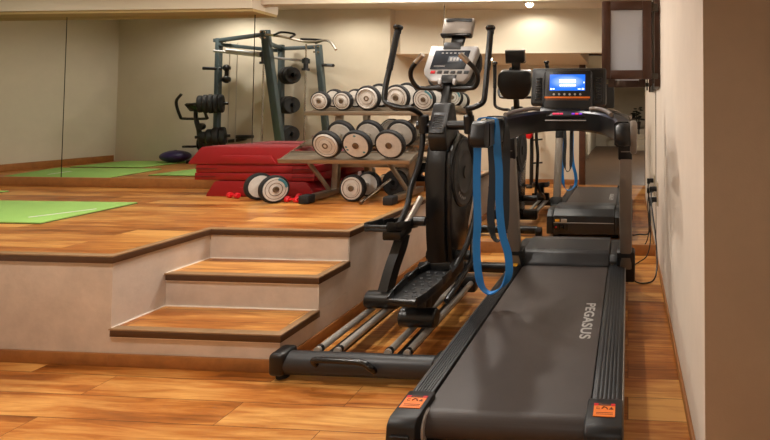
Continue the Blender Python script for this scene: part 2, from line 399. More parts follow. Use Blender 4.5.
for k, (ya, h) in enumerate(((ZF, RS), (Z1, 2*RS))):
    so = struct(MB().box(XI, XP, ya, Z2 if k else Z1+.001, h-RS if k else 0, h-.016).build('step', M_plaster))
    if k == 0: MB().box(XI, XP, Z1, Z2, 0, RS-.002).build('step_base', M_plaster, so)
    MB().box(XI+.001, XP, ya, (Z1 if k == 0 else Z2), h-.016, h).build('tread', M_plat, so)
    ye = (Z1 if k == 0 else Z2)
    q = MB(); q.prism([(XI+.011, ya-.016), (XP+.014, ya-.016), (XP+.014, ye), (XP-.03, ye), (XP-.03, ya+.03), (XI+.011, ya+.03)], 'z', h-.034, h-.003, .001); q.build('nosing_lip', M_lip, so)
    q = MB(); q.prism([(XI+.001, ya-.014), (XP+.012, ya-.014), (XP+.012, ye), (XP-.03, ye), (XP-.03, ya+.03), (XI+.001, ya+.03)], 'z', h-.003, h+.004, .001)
    q2 = MB(); q2.box(XI, XP-.002, ye-.007, ye, h-.002, h+.006, .001); q2.box(XI, XI+.007, ya, ye, h-.002, h+.006, .001); q2.box(XI, XP, ya-.004, ya, h-.043, h-.036, .001); q2.box(XP-.004, XP+.003, ye, ye+.006, h, h+RS-.036, .001)
    q2.build('caulk_line', M_caulk, so)
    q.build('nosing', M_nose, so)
sk = MB(); sk.box(XI, XP+.014, ZF-.014, ZF, 0, .062, .002); sk.box(XP, XP+.014, ZF-.014, YM-.014, 0, .062, .002)
struct(sk.build('baseboard_platform_side', M_base))

# mirror panels: seams at x = -5.592, -3.61, -1.73
sx = [XL+.004, -5.592, -3.613, -1.730, XR-.001]
ml = ['leftmost wall mirror panel above the platform baseboard, reflecting the plain wall and green mats',
      'wall mirror panel between the two left seams, reflecting the exercise bike and purple ball',
      'wall mirror panel behind the dumbbell rack, reflecting the lit far wall',
      'full height wall mirror panel behind the treadmill, reflecting the corridor doorway']
for i in range(4):
    g = .005
    zb = PH+.09 if i < 3 else .098
    zt = 2.235 if i < 2 else 2.322
    o = MB()
    if i == 1:
        o.box(sx[1]+g, -3.613-g, YM, YM+.01, zb, 2.235)
        o = o
    else: o.box(sx[i]+g, sx[i+1]-g, YM, YM+.01, zb, zt)
    tag(o.build('mirror_panel', M_mirror), ml[i], 'mirror', 'wall mirror panels')
struct(MB().box(XL, XR, YM+.008, YM+.0118, PH*0+.1, 2.3).build('wall_mirror_backing', mat('backing', '#3a3020', .9)))

# window in the right wall with a sash swung open
win = struct(MB().box(XR-.045, XR+.01, 3.98, 4.04, 1.50, 2.50, .004).build('window_1', M_dbrown), 'dark window frame high on the right wall with open sash')
WORLD[win.name] = V(0, 0, 0)
b = MB(); b.box(XR-.03, XR+.01, 4.04, 4.50, 1.50, 1.55, .004); b.box(XR-.03, XR+.01, 4.46, 4.51, 1.50, 2.50, .004); b.box(XR-.03, XR+.01, 4.04, 4.5, 2.45, 2.50, .004)
b.build('frame', M_blk, win)
MB().box(XR-.008, XR+.01, 4.04, 4.46, 1.55, 2.45).build('pane', M_blk2, win)
SY = 3.90
b = MB()
b.box(-.205, -.135, SY-.02, SY+.02, 1.555, 2.17, .004); b.box(.115, .185, SY-.02, SY+.02, 1.555, 2.17, .004)
b.box(-.135, .115, SY-.02, SY+.02, 1.555, 1.625, .004); b.box(-.135, .115, SY-.02, SY+.02, 2.10, 2.17, .004)
sash = b.build('sash', M_sash, win)
MB().box(-.137, .117, SY-.004, SY+.004, 1.623, 2.102).build('sash_pane', M_glass, sash)
b = MB(); b.cyl((.20, SY+.02, 1.52), (.20, SY+.02, 2.19), .008); b.box(.18, .235, SY, SY+.05, 2.09, 2.15, .004); b.box(.18, .235, SY, SY+.05, 1.56, 1.60, .004); b.beam((.19, SY+.03, 2.13), (.235, 4.0, 2.13), .02, .02)
b.build('hinge', mat('hinge_metal', '#4b443c', .35, metal=.6), sash)

# wall outlet and cables
ot = thing('power_outlet', (XR, 4.30, .60), 'pale double power outlet low on right wall with black plugs in it', 'outlet')
MB().box(XR-.012, XR, 4.24, 4.36, .50, .70, .004).build('cover_plate', M_outlet, ot)
for z, nm in ((.64, 'plug'), (.55, 'plug')):
    q = MB(); q.cyl((XR-.012, 4.29, z), (XR-.05, 4.29, z), .022); q.box(XR-.075, XR-.045, 4.27, 4.31, z-.03, z+.02, .006); q.build(nm, M_blk, ot)
tag(MB().tube([(XR-.06, 4.27, .62), (XR-.06, 4.2, .52), (XR-.035, 4.05, .3), (XR-.03, 3.95, .1), (XR-.06, 3.85, .02), (.12, 3.8, .008), (.05, 3.85, .008), (-.012, 3.95, .07)], .006, 8, smooth=8).build('power_cable', M_blk),
    'black power cable hanging from outlet in a loop down to the floor beside the treadmill', 'cable')
tag(MB().tube([(XR-.06, 4.33, .53), (XR-.07, 4.36, .42), (XR-.06, 4.38, .2), (XR-.09, 4.36, .06), (.1, 4.3, .02), (.03, 4.22, .008), (-.015, 4.12, .05)], .005, 8, smooth=8).build('power_cable', M_blk),
    'thin black cable beside the mirror baseboard, the farther one from the outlet', 'cable')
sc = MB().box(.30, .34, 1.706, 1.712, .36, .66, .002)
sc.build('tmp', M_pillar); bpy.data.objects.remove(bpy.data.objects['tmp'])

# ceiling lamps
for i, (x, y, z, p, c) in enumerate(LAMPS):
    lb = ['recessed ceiling spotlight over the elliptical trainer', 'recessed ceiling spotlight nearest the mirror by the treadmill', 'recessed ceiling spotlight above the platform steps',
          'recessed ceiling spotlight above the green mats', 'added unseen spotlight in the low soffit, brightening the steps', 'recessed spotlight in the corridor ceiling nearest the doorway', 'recessed ceiling spotlight in front of the gym machine', 'added unseen spotlight deep in the corridor ceiling, brightening the corridor floor'][i]  # deep corridor lamp is an unseen addition that lifts the corridor floor
    t = thing('ceiling_light', (x, y, z), lb, 'ceiling light', 'recessed spotlights')
    MB().lathe([(.062, -.002), (.062, -.012), (.046, -.014), (.046, -.001)], (x, y, z), n=24).build('ring', M_chrome, t)
    MB().lathe([(0, -.004), (.045, -.004), (.045, -.001), (0, -.001)], (x, y, z), n=24).build('diffuser', M_lamp, t)
    l = bpy.data.lights.new('lamp', 'SPOT'); l.energy = p*6; l.color = c; l.spot_size = math.radians(172); l.spot_blend = .45; l.shadow_soft_size = .05
    lo = bpy.data.objects.new('lamp', l); COL.objects.link(lo); lo.location = (x, y, z-.006)

# ------------------------------------------------------------------ green mats
def yoga_mat(corners, label, mark=None):
    c = [Vector((x, y, 0)) for x, y in corners]
    o = MB().prism([(p.x, p.y) for p in c], 'z', PH+.003, PH+.012, .002).build('exercise_mat', M_mat, origin=(sum(p.x for p in c)/4, sum(p.y for p in c)/4, PH))
    tag(o, label, 'mat', 'green exercise mats')
    cen = sum(c, Vector())/4
    MB().prism([tuple((cen+(p-cen)*1.004)[:2]) for p in c], 'z', PH+.0005, PH+.004).build('underside', M_matdark, o)
    if mark:
        (x0, y0), (x1, y1), wd = mark
        d = (V(x1, y1, 0)-V(x0, y0, 0)).normalized(); n = V(-d.y, d.x, 0)*wd
        MB().prism([(x0-n.x, y0-n.y), (x1-n.x, y1-n.y), (x1+n.x, y1+n.y), (x0+n.x, y0+n.y)], 'z', PH+.0105, PH+.0126).build('printed_mark', M_white, o)
yoga_mat([(-5.50, 3.03), (-3.865, 3.03), (-3.945, 3.757), (-5.50, 3.74)], 'green exercise mat nearest the platform steps, with a white printed mark', ((-4.13, 3.17), (-3.98, 3.48), .013))
yoga_mat([(-7.36, 3.16), (-5.93, 3.15), (-5.68, 4.20), (-6.95, 4.08)], 'green exercise mat closest to the mirror at the left edge, only its tip seen directly', ((-6.75, 3.5), (-6.68, 3.8), .014))
yoga_mat([(-7.38, 2.26), (-6.34, 2.24), (-6.36, 3.02), (-7.34, 3.03)], 'green exercise mat by the left wall under the purple ball, seen only in the mirror')

# ------------------------------------------------------------------ red step platforms
def arch(x0, x1, z0, z1, cx, hw, h, sl=.05):
    return [(x0, z0), (cx-hw-sl, z0), (cx-hw, z0+h), (cx+hw, z0+h), (cx+hw+sl, z0), (x1, z0)]
RY0, RY1 = 4.12, 4.50
def red_step(x0, x1, z0, z1, inset, label, flip=False, flat=False):
    cx = (x0+x1)/2
    t = thing('step_platform', (cx, (RY0+RY1)/2, z0), label, 'step platform', 'red step platforms')
    if flat:
        MB().box(x0, x1, RY0+.005, RY1, z0, z1, .006).build('body', M_red, t)
        MB().box(x0-.002, x1+.002, RY0+.001, RY0+.02, (z0+z1)/2-.003, (z0+z1)/2+.003).build('seam_groove', mat('groove', '#5c0a10', .6), t)
        MB().box(x0+.20, x1-.20, RY0, RY0+.02, z0+.008, z1-.006, .003).build('front_panel', M_red, t)
    else:
        zb = z0+.02
        poly = [(x0, z0), (x1, z0), (x1-.005, zb), (x1-inset, z1-.012), (x1-inset-.02, z1), (x0+inset+.02, z1), (x0+inset, z1-.012), (x0+.005, zb)]
        MB().prism(poly, 'y', RY0, RY1, .004).build('body', M_red, t)
        q = arch(x0+.2, x1-.2, z0+.012, 0, cx, (x1-x0)/2-.32, .07)
        MB().prism(q[1:-1], 'y', RY0-.012, RY0+.01, .003).build('front_panel', M_red, t)
        MB().box(x0+inset+.03, x1-inset-.03, RY0+.02, RY1-.02, z1-.002, z1+.004, .002).build('tread_pad', mat('red_pad', '#83151d', .75), t)
red_step(-3.685, -2.69, PH+.001, PH+.135, .07, 'red step platform standing on the floor at the bottom of the red stack')
red_step(-3.80, -2.70, PH+.142, PH+.206, 0, 'thin flat red riser, the lower of the two in the middle of the red stack', flat=True)
red_step(-3.79, -2.70, PH+.208, PH+.276, 0, 'thin flat red riser, the upper of the two in the middle of the red stack', flat=True)
red_step(-3.86, -2.77, PH+.279, PH+.432, .11, 'large red step platform lying on top of the red stack')

# ------------------------------------------------------------------ dumbbell rack
rk = thing('dumbbell_rack', (-2.3, 4.15, PH), 'two tier steel dumbbell rack standing on the platform in front of the mirror', 'rack')
TI = math.atan2(.08, .43)      # lower shelf tilt
def shelf(x0, x1, y0, z0, y1, z1, name):
    q = MB(); L = math.hypot(y1-y0, z1-z0); a = math.atan2(z1-z0, y1-y0)
    M = Matrix.Translation((0, y0, z0)) @ Euler((a, 0, 0)).to_matrix().to_4x4()
    q.box(x0, x1, 0, L*.34, -.006, 0, .0015, M); q.box(x0, x1, L*.62, L, -.006, 0, .0015, M)
    q.box(x0, x1, -.004, .004, -.022, .014, .0015, M); q.box(x0, x1, L-.004, L+.004, -.02, .02, .0015, M)
    q.box(x0, x0+.008, 0, L, -.022, .006, .0015, M); q.box(x1-.008, x1, 0, L, -.022, .006, .0015, M)
    q.box(x0, x1, L*.33, L*.345, -.006, .012, .0015, M); q.box(x0, x1, L*.615, L*.63, -.006, .012, .0015, M)
    for x in (x0+.28, x1-.12): q.box(x-.02, x+.02, 0, L, -.026, -.006, .002, M)
    q.build(name, M_rack, rk)
shelf(-2.885, -1.765, 3.92, .890, 4.36, 1.06, 'lower_shelf')
shelf(-2.765, -1.60, 4.07, 1.285, 4.42, 1.335, 'upper_shelf')
for x in (-2.60, -1.90):
    up = MB(); up.beam((x, 4.27, PH+.03), (x, 4.32, 1.30), .055, .05); up.box(x-.06, x+.06, 4.26, 4.36, 1.27, 1.283, .002)
    up.build('post', M_rack, rk)
    fo = MB(); fo.box(x-.03, x+.03, 3.92, 4.47, PH+.012, PH+.062, .004)
    f1 = fo.build('foot_beam', M_rack, rk)
    MB().box(x-.042, x+.042, 3.83, 3.93, PH+.001, PH+.07, .01).build('rubber_foot', M_rub, f1)
    MB().beam((x+.01, 4.17, PH+.06), (x-.10, 4.02, .888), .035, .03).build('brace', M_rack, rk)
    q = MB(); q.box(x-.02, x+.02, 3.96, 4.32, .862, .880, .003); q.build('bracket', M_rack, rk)
MB().box(-2.59, -1.91, 4.28, 4.32, .80, .85, .004).build('cross_tube', M_rack, rk)

# ------------------------------------------------------------------ dumbbells
def dumbbell(R, L, style, label, loc, rot, group):
    """axis along local Y, centre at origin"""
    t = bpy.data.objects.new('dumbbell', None); COL.objects.link(t); t['label'] = label; t['category'] = 'dumbbell'; t['group'] = group
    WORLD[t.name] = V(0, 0, 0)
    T = .052
    MB().cyl((0, -L/2+T, 0), (0, L/2-T, 0), .019, 14).build('handle', M_steel, t)
    for s in (-1, 1):
        y = s*(L/2); a = (0, s, 0)
        h = MB().lathe([(0, -T), (R*.80, -T), (R*.965, -T+.004), (R, -T+.014), (R, -.014), (R*.965, -.004), (R*.86, 0), (R*.84, -.008), (0, -.008)], (0, y, 0), a, 36).build('weight_head', M_rub, t)
        if style == 'rings': pr = [(R*.84, -.006), (R*.83, .001), (R*.70, .003), (R*.68, -.002), (R*.55, -.001), (R*.53, .006), (R*.36, .009), (R*.34, .003), (0, .003)]
        elif style == 'cone': pr = [(R*.84, -.006), (R*.83, .004), (R*.74, .010), (R*.70, .003), (R*.48, .001), (R*.44, .008), (R*.30, .010), (0, .010)]
        else: pr = [(R*.84, -.006), (R*.83, .002), (R*.2, .004), (0, .004)]
        MB().lathe(pr, (0, y, 0), a, 36).build('face_plate', M_face, h)
        MB().lathe([(0, -T-.003), (R*.80, -T-.002), (R*.82, -T+.004), (0, -T+.004)], (0, y, 0), a, 36).build('inner_plate', M_face, h)
        MB().lathe([(R*.22, .0), (R*.21, .012), (R*.13, .014), (R*.11, .008), (0, .008)], (0, y, 0), a, 16).build('bolt', M_bolt, h)
        if style in ('rings', 'cone', 'blue'):
            for f_, z_ in ((.69, .0035), (.45, .006)):
                MB().lathe([(R*f_-.002, 0), (R*f_-.002, z_), (R*f_+.002, z_), (R*f_+.002, 0)], (0, y, 0), a, 36).build('groove_ring', M_bolt, h)
        if style == 'chip':
            q = MB()
            for k in range(4):
                an = random.uniform(0, 6.28); q.sphere((math.cos(an)*R*.68, y+s*.0022, math.sin(an)*R*.68), R*.11, (1, .06, .7), 10)
            q.build('paint_chip', M_teal, h)
        if style == 'blue':
            q = MB()
            for k in range(9):
                an = .2+k*.13; q.sphere((math.cos(an)*R*.72, y+s*.004, math.sin(an)*R*.72), R*.10, (1, .1, 1), 10)
            q.build('blue_ring', M_teal, h)
    t.location = loc; t.rotation_euler = rot
    return t
def on_shelf(x, R, L, y0, z0, y1, z1, fr):
    a = math.atan2(z1-z0, y1-y0); n = V(0, -math.sin(a), math.cos(a)); d = V(0, math.cos(a), math.sin(a))
    p = V(x, y0, z0)+d*(fr+L/2)+n*(R+.0142)
    return p, (a, 0, 0)
G = 'dumbbells on and around the rack'
top = [(-2.640, .083, 'rings', 'leftmost dumbbell on the top shelf, a small pale ringed one'),
       (-2.440, .084, 'rings', 'second dumbbell from the left on the top shelf, small and pale'),
       (-2.215, .108, 'cone', 'third dumbbell from the left on the top shelf, larger with a domed face'),
       (-1.960, .112, 'rings', 'fourth dumbbell on the top shelf, behind the elliptical handle'),
       (-1.722, .098, 'blue', 'rightmost dumbbell on the top shelf, with a blue arc on its pale face')]
for x, R, stl, lb in top:
    p, r = on_shelf(x, R, .26, 4.07, 1.285, 4.42, 1.335, .02); dumbbell(R, .26, stl, lb, p, r, G)
mid = [(-2.452, .120, 'cone', 'left dumbbell on the lower shelf, with a ringed pale face'),
       (-2.197, .122, 'chip', 'middle dumbbell on the lower shelf, its pale face chipped with teal paint'),
       (-1.920, .125, 'flat', 'right dumbbell on the lower shelf, with a plain pale face')]
for x, R, stl, lb in mid:
    p, r = on_shelf(x, R, .27, 3.92, .890, 4.36, 1.06, .012); dumbbell(R, .27, stl, lb, p, r, G)
dumbbell(.111, .28, 'rings', 'dumbbell lying on the floor under the rack shelf', (-2.265, 4.10, PH+.112), (0, 0, -.06), G)
dumbbell(.113, .32, 'blue', 'dumbbell lying on the floor in front of the red step stack', (-2.985, 3.93, PH+.114), (0, 0, math.radians(60)), G)
# black disc with a bar under the right end of the rack
bw = thing('weight_plate', (-2.02, 4.33, PH), 'black weight plate standing on the floor under the right end of rack', 'weight plate')
MB().lathe([(.03, -.02), (.10, -.024), (.115, -.02), (.118, 0), (.115, .02), (.10, .024), (.03, .02), (.03, -.02)], (-2.035, 4.24, PH+.12), (.15, 1, 0), 36).build('disc', M_rub, bw)
MB().lathe([(.022, -.03), (.05, -.03), (.05, .03), (.022, .03), (.022, -.03)], (-2.035, 4.24, PH+.12), (.15, 1, 0), 24).build('hub', M_char2, bw)
br = thing('short_bar', (-2.09, 3.95, PH), 'short chromed bar leaning against the black plate under the rack', 'bar')
MB().cyl((-2.13, 3.86, PH+.018), (-2.045, 4.17, PH+.16), .013).build('shaft', M_chrome, br)
MB().cyl((-2.133, 3.85, PH+.016), (-2.126, 3.875, PH+.028), .017).build('end_cap', M_bolt, br)

def mini(x, y, rz, label):
    t = bpy.data.objects.new('hand_weight', None); COL.objects.link(t); t['label'] = label; t['category'] = 'hand weight'; t['group'] = 'small red hand weights'
    WORLD[t.name] = V(0, 0, 0)
    MB().cyl((0, -.05, 0), (0, .05, 0), .013).build('handle', M_redd, t)
    for s in (-1, 1):
        MB().lathe([(0, -.024), (.024, -.024), (.032, -.014), (.032, .014), (.024, .024), (0, .024)], (0, s*.055, 0), (0, 1, 0), 8).build('head', M_redd, t)
    t.scale = (.8, .8, .8); t.location = (x, y, PH+.0255); t.rotation_euler = (0, 0, rz)
mini(-2.74, 3.90, math.radians(82), 'small red hand weight beside the left rubber foot of the rack')
mini(-2.74, 4.03, math.radians(70), 'small red hand weight lying behind the one at the left rack foot')
mini(-3.37, 4.05, math.radians(75), 'small red hand weight left of the floor dumbbell by the red stack')

# ------------------------------------------------------------------ treadmill
tm = thing('treadmill', (-.43, 2.9, 0), 'large black treadmill with wide running belt and lit blue screen', 'treadmill')
XA, XB = -.838, -.022
b = MB(); b.box(-.79, -.07, 1.80, 4.0, .055, .175, .008)
b.build('deck', M_blk, tm)
# belt loops over the rear roller
R0, yb, zt = .052, 1.835, .200
pr = [(3.60, zt)] + [(yb-R0*math.sin(a), zt-R0+R0*math.cos(a)) for a in [k*math.pi/14 for k in range(15)]] + [(3.60, zt-2*R0)]
b = MB(); b.prism(pr, 'x', -.746, -.142); belt = b.build('belt', M_belt, tm, ang=50)
text_mesh('PEGASUS', .072, 'printed_word', M_text, belt, Matrix.Translation((-.213, 2.655, zt+.0006)) @ Matrix.Rotation(-math.pi/2, 4, 'Z') @ Matrix.Diagonal((1.46, 1.04, 1, 1)))
for x0, x1, nm in ((XA, -.752, 'foot_rail'), (-.136, XB, 'foot_rail')):
    q = MB(); q.box(x0, x1, 1.86, 3.58, .10, .212, .006)
    n = 6; wd = (x1-x0-.02)/n
    fr = q.build(nm, M_char2, tm)
    q = MB()
    for k in range(n): q.box(x0+.010+wd*k+.0025, x0+.010+wd*(k+1)-.0025, 1.89, 3.56, .210, .2165, .0015)
    q.build('ribbed_grip', M_char, fr)
q = MB(); q.box(XA-.004, XA, 1.9, 3.9, .05, .205, .001); q.box(XB, XB+.006, 1.88, 3.95, .05, .212, .002); q.build('side_trim', M_greym, tm)
for x0, x1, inner in ((XA-.006, -.738, 1), (-.150, XB+.004, -1)):
    poly = [(1.715, .02), (1.70, .10), (1.712, .205), (1.735, .222), (1.90, .224), (1.905, .21), (1.905, .02)]
    q = MB(); q.prism(poly, 'x', x0, x1, .009)
    cp = q.build('rear_cap', M_char2, tm)
    xi = x1 if inner > 0 else x0
    MB().lathe([(0, -.006), (.05, -.006), (.055, 0), (.05, .006), (0, .006)], (xi, 1.815, .15), (1, 0, 0), 24).build('roller_cover', M_silver if inner > 0 else M_char, cp)
    xm = (x0+x1)/2
    MB().box(xm-.035, xm+.035, 1.699, 1.712, .03, .175, .004).build('end_plate', M_blk, cp)
    for dx, dz in ((.012, .150), (-.014, .120)): MB().cyl((xm+dx, 1.690, dz), (xm+dx, 1.702, dz), .011, 14).build('screw', M_blk2, cp)
    s = MB(); s.box(xm-.040, xm+.038, 1.785, 1.855, .2235, .2252); sti = s.build('warning_sticker', M_orange, cp, label='orange warning sticker')
    s = MB(); s.box(xm-.040, xm-.024, 1.848, 1.862, .2236, .2256); s.box(xm+.022, xm+.038, 1.848, 1.862, .2236, .2256); s.build('red_corner', M_redd, sti)
    s = MB(); s.box(xm-.024, xm+.022, 1.849, 1.861, .2236, .2255)
    for a, bb, c2, d in ((-.030, -.018, .838, .840), (-.030, -.018, .828, .830), (-.030, -.028, .828, .840)): s.box(xm+a, xm+bb, 1+c2, 1+d, .2252, .2256)
    s.tube([(xm-.010, 1.830, .2256), (xm-.004, 1.841, .2256), (xm+.006, 1.838, .2256), (xm+.010, 1.828, .2256)], .0022, 6)
    s.prism([(xm+.014, 1.826), (xm+.032, 1.826), (xm+.024, 1.842)], 'z', .2252, .2256); s.box(xm-.03, xm+.03, 1.805, 1.808, .2252, .2255); s.box(xm-.03, xm+.03, 1.797, 1.799, .2252, .2255)
    s.build('symbols', mat('ink', '#5a2a10', .7), sti)
# motor hood
hp = [(3.545, .06), (3.545, .215), (3.585, .285), (3.62, .300), (3.86, .312), (3.98, .300), (4.075, .245), (4.085, .06)]
hd = MB().prism(hp, 'x', -.755, -.135, .008).build('motor_hood', M_char, tm)
for x0, x1 in ((-.825, -.757), (-.133, -.035)): MB().prism([(3.56, .06), (3.56, .235), (3.60, .272), (3.86, .295), (3.98, .285), (4.065, .235), (4.075, .06)], 'x', x0, x1, .008).build('hood_side', M_char2, tm)
q = MB(); q.box(-.75, -.14, 4.084, 4.090, .175, .182, .001); q.build('front_line', M_silver, hd)
q = MB(); q.box(-.745, -.60, 4.082, 4.092, .10, .17, .004); so = q.build('socket_panel', M_blk, hd)
for x in (-.725, -.66): MB().box(x-.02, x+.02, 4.09, 4.097, .115, .155, .004).build('power_socket', M_blk2, so)
MB().box(-.735, -.715, 4.090, 4.0975, .125, .145, .003).build('switch', M_redd, so)
MB().box(-.735, -.69, 4.084, 4.092, .188, .212, .001).build('rating_label', M_yellow, hd); MB().box(-.675, -.615, 4.084, 4.092, .185, .215, .001).build('rating_label', M_silver, hd)
for x in (-.74, -.13):
    MB().cyl((x-.03, 3.95, .03), (x+.03, 3.95, .03), .03).build('transport_wheel', M_rub, tm)
    MB().cyl((x, 1.80, 0), (x, 1.80, .04), .022).build('levelling_foot', M_rub, tm)
# uprights
for x, s in ((-.80, -1), (-.015, 1)):
    q = MB(); q.beam((x, 3.545, .20), (x, 3.30, 1.06), .062, .085, .012, up=(1, 0, 0)); up = q.build('upright', M_greym, tm, label='grey metal upright')
    q = MB(); q.beam((x, 3.60, .10), (x, 3.51, .335), .076, .13, .016, up=(1, 0, 0)); q.build('boot', M_char2, up)
    q = MB(); q.beam((x-s*.003, 3.325, .985), (x-s*.003, 3.285, 1.13), .070, .095, .012, up=(1, 0, 0)); q.build('collar', M_blk, up)
    if s < 0: MB().box(x-.03, x+.026, 3.455, 3.505, .2165, .225, .002).build('warning_sticker', M_yellow, tm, label='yellow warning sticker')
# curved arm bar: user side ends at y ~ 2.62
path = [(-.775, 2.60, 1.175), (-.775, 2.80, 1.185), (-.755, 3.02, 1.200), (-.69, 3.25, 1.220), (-.57, 3.38, 1.235), (-.42, 3.42, 1.240), (-.27, 3.38, 1.235), (-.14, 3.25, 1.220), (-.06, 3.02, 1.200), (-.032, 2.86, 1.185), (-.03, 2.72, 1.175)]
pf2 = [(.070, -.030), (.058, -.044), (-.056, -.044), (-.070, -.030), (-.070, .030), (-.056, .044), (.058, .044), (.070, .030)]
MB().tube(path, 0, smooth=5, prof=pf2).build('arm_bar', M_blk, tm, ang=40)
q = MB(); q.prism([(2.52, 1.125), (2.505, 1.16), (2.53, 1.235), (2.56, 1.25), (2.605, 1.25), (2.605, 1.11), (2.54, 1.11)], 'x', -.815, -.735, .012); q.build('arm_end', M_char2, tm)
q = MB(); q.lathe([(0, -.045), (.05, -.045), (.062, -.03), (.066, 0), (.062, .03), (.05, .045), (0, .045)], (-.02, 2.72, 1.175), (1, 0, 0), 28); q.build('arm_end', M_char2, tm)
q = MB(); q.prism([(2.66, 1.14), (2.645, 1.18), (2.66, 1.225), (2.70, 1.25), (2.80, 1.252), (2.85, 1.12), (2.80, 1.06), (2.74, 1.07)], 'x', .012, .05, .014); q.build('end_shell', M_greym, tm)
# console
tl = math.radians(-11)
MC = Matrix.Translation((-.42, 3.50, 1.47)) @ Euler((tl, 0, 0)).to_matrix().to_4x4()
def cpart(name, m, parent, *boxes, **k):
    q = MB()
    for bx in boxes: q.box(*bx[:6], bx[6] if len(bx) > 6 else .002, MC)
    return q.build(name, m, parent, **k)
con = cpart('console', M_char2, tm, (-.268, .268, -.01, .045, -.13, .145, .018))
bz = cpart('bezel', M_blk, con, (-.252, .252, -.014, 0, -.118, .132, .006))
for s in (-1, 1):
    cpart('speaker_grille', M_char2, con, (s*.213-.026, s*.213+.026, -.019, -.01, -.10, .07, .005))
    cpart('slot', M_blk2, con, *[(s*.213-.019, s*.213+.019, -.0205, -.018, -.088+.018*k, -.08+.018*k, .001) for k in range(9)])
tw = cpart('control_tower', M_blk, tm, (-.165, .165, -.06, .01, -.205, .115, .014))
cpart('tower_edge', M_char, tw, (-.172, -.163, -.055, 0, -.19, .10, .004), (.163, .172, -.055, 0, -.19, .10, .004))
sn = cpart('screen', M_screen, tw, (-.126, .122, -.064, -.058, -.036, .079, .001))
cpart('screen_text', M_glyph, sn, *[(-.058+.0195*k, -.058+.0195*k+.0175, -.0655, -.063, .018, .043, 0) for k in range(6)], *[(-.056+.0145*k, -.056+.0145*k+.0125, -.0655, -.063, -.006, .006, 0) for k in range(8)],
      (-.120, -.110, -.0655, -.063, -.031, -.020, 0), (-.105, -.09, -.0655, -.063, -.029, -.022, 0), (.10, .116, -.0655, -.063, -.031, -.020, 0), (.072, .092, -.0655, -.063, -.029, -.023, 0), (.112, .118, -.0655, -.063, .015, .027, 0))
for k in range(6):
    MB().lathe([(0, 0), (.008, 0), (.008, .003), (0, .004)], MC @ V(-.095+.037*k, -.060, -.063), MC.to_3x3() @ V(0, -1, 0), 12).build('button', M_silver, tw)
cpart('orange_stripe', M_orange, tw, (-.160, .158, -.063, -.055, -.092, -.079, .001)); cpart('thin_stripe', mat('thin_orange', '#8a4a18', .5), tw, (-.15, .15, -.063, -.055, -.104, -.100, .001))
sh = MB(); sh.prism([(3.335, 1.256), (3.33, 1.273), (3.42, 1.328), (3.52, 1.338), (3.52, 1.268), (3.40, 1.248)], 'x', -.625, -.225, .008); shf = sh.build('key_shelf', M_blk, tm)
for a, m_ in ((-.60, M_ledg), (-.57, M_ledg), (-.50, M_ledr), (-.475, M_ledr), (-.45, M_ledr), (-.37, M_ledb), (-.345, M_ledr), (-.32, M_ledb)):
    MB().obox((a, 3.345, 1.285), (.02, .012, .006), (math.radians(31), 0, 0)).build('key_light', m_, shf)
q = MB(); q.box(-.56, -.28, 3.325, 3.345, 1.236, 1.244, .003); q.build('tray_edge', M_silver, shf)
for s in (-1, 1):
    cx = -.425
    MB().tube([(cx+s*.17, 3.33, 1.318), (cx+s*.23, 3.30, 1.318), (cx+s*.29, 3.17, 1.302), (cx+s*.325, 3.0, 1.280)], .014, 12, smooth=5).build('hand_grip', M_greym, tm)

# blue and dark loop bands hanging from the arm bar
def band(path, wd, th, name, m, label):
    o = MB().tube(path, 0, smooth=6, prof=[(-th, -wd), (th, -wd), (th, wd), (-th, wd)]).build(name, m, origin=path[len(path)//2])
    return tag(o, label, 'resistance band', 'loop bands hung on the treadmill arm')
loop = [(-.735, 2.70, 1.262), (-.80, 2.70, 1.264), (-.826, 2.70, 1.24), (-.832, 2.71, 1.10), (-.838, 2.72, .90), (-.835, 2.73, .70), (-.842, 2.74, .52), (-.822, 2.74, .36), (-.775, 2.745, .292), (-.71, 2.75, .315), (-.665, 2.76, .385),
        (-.668, 2.76, .50), (-.70, 2.75, .62), (-.715, 2.74, .78), (-.715, 2.73, .96), (-.722, 2.71, 1.10), (-.722, 2.70, 1.24), (-.735, 2.70, 1.262)]
def flatloop(pts, wd, th, name, m, label):
    """closed ribbon: thickness in the x-z plane, width along y"""
    P = catmull(pts, 5)[:-1]; b = bmesh.new(); R = []
    n = len(P)
    zl, zh = min(p.z for p in P), max(p.z for p in P)
    for i, p in enumerate(P):
        t = (P[(i+1) % n]-P[i-1]).normalized()
        k = min(1, (zh-p.z)/.22)*min(1, max(0, (p.z-zl)/.12))
        wv = V(.92*k, 1-.75*k, 0); wv = (wv-t*wv.dot(t)).normalized(); nn = t.cross(wv)
        R.append([b.verts.new(p+nn*a+wv*c) for a, c in ((-th, -wd), (th, -wd), (th, wd), (-th, wd))])
    for i in range(n):
        A, B = R[i], R[(i+1) % n]
        for k in range(4): b.faces.new((A[k], A[(k+1) % 4], B[(k+1) % 4], B[k]))
    bmesh.ops.recalc_face_normals(b, faces=b.faces)
    mb = MB(); mb._merge(b)
    return tag(mb.build(name, m, origin=(-.77, 2.72, 1.25)), label, 'resistance band', 'loop bands hung on the treadmill arm')
flatloop(loop, .021, .0035, 'resistance_band', M_blue, 'blue rubber loop band hanging from the left treadmill arm')
loop2 = [(-.735, 2.86, 1.270), (-.79, 2.86, 1.270), (-.822, 2.86, 1.25), (-.800, 2.87, 1.10), (-.79, 2.87, .9), (-.80, 2.87, .70), (-.785, 2.87, .58), (-.755, 2.87, .545), (-.725, 2.87, .58), (-.712, 2.87, .70), (-.712, 2.87, .9), (-.708, 2.87, 1.10), (-.712, 2.86, 1.25), (-.735, 2.86, 1.270)]
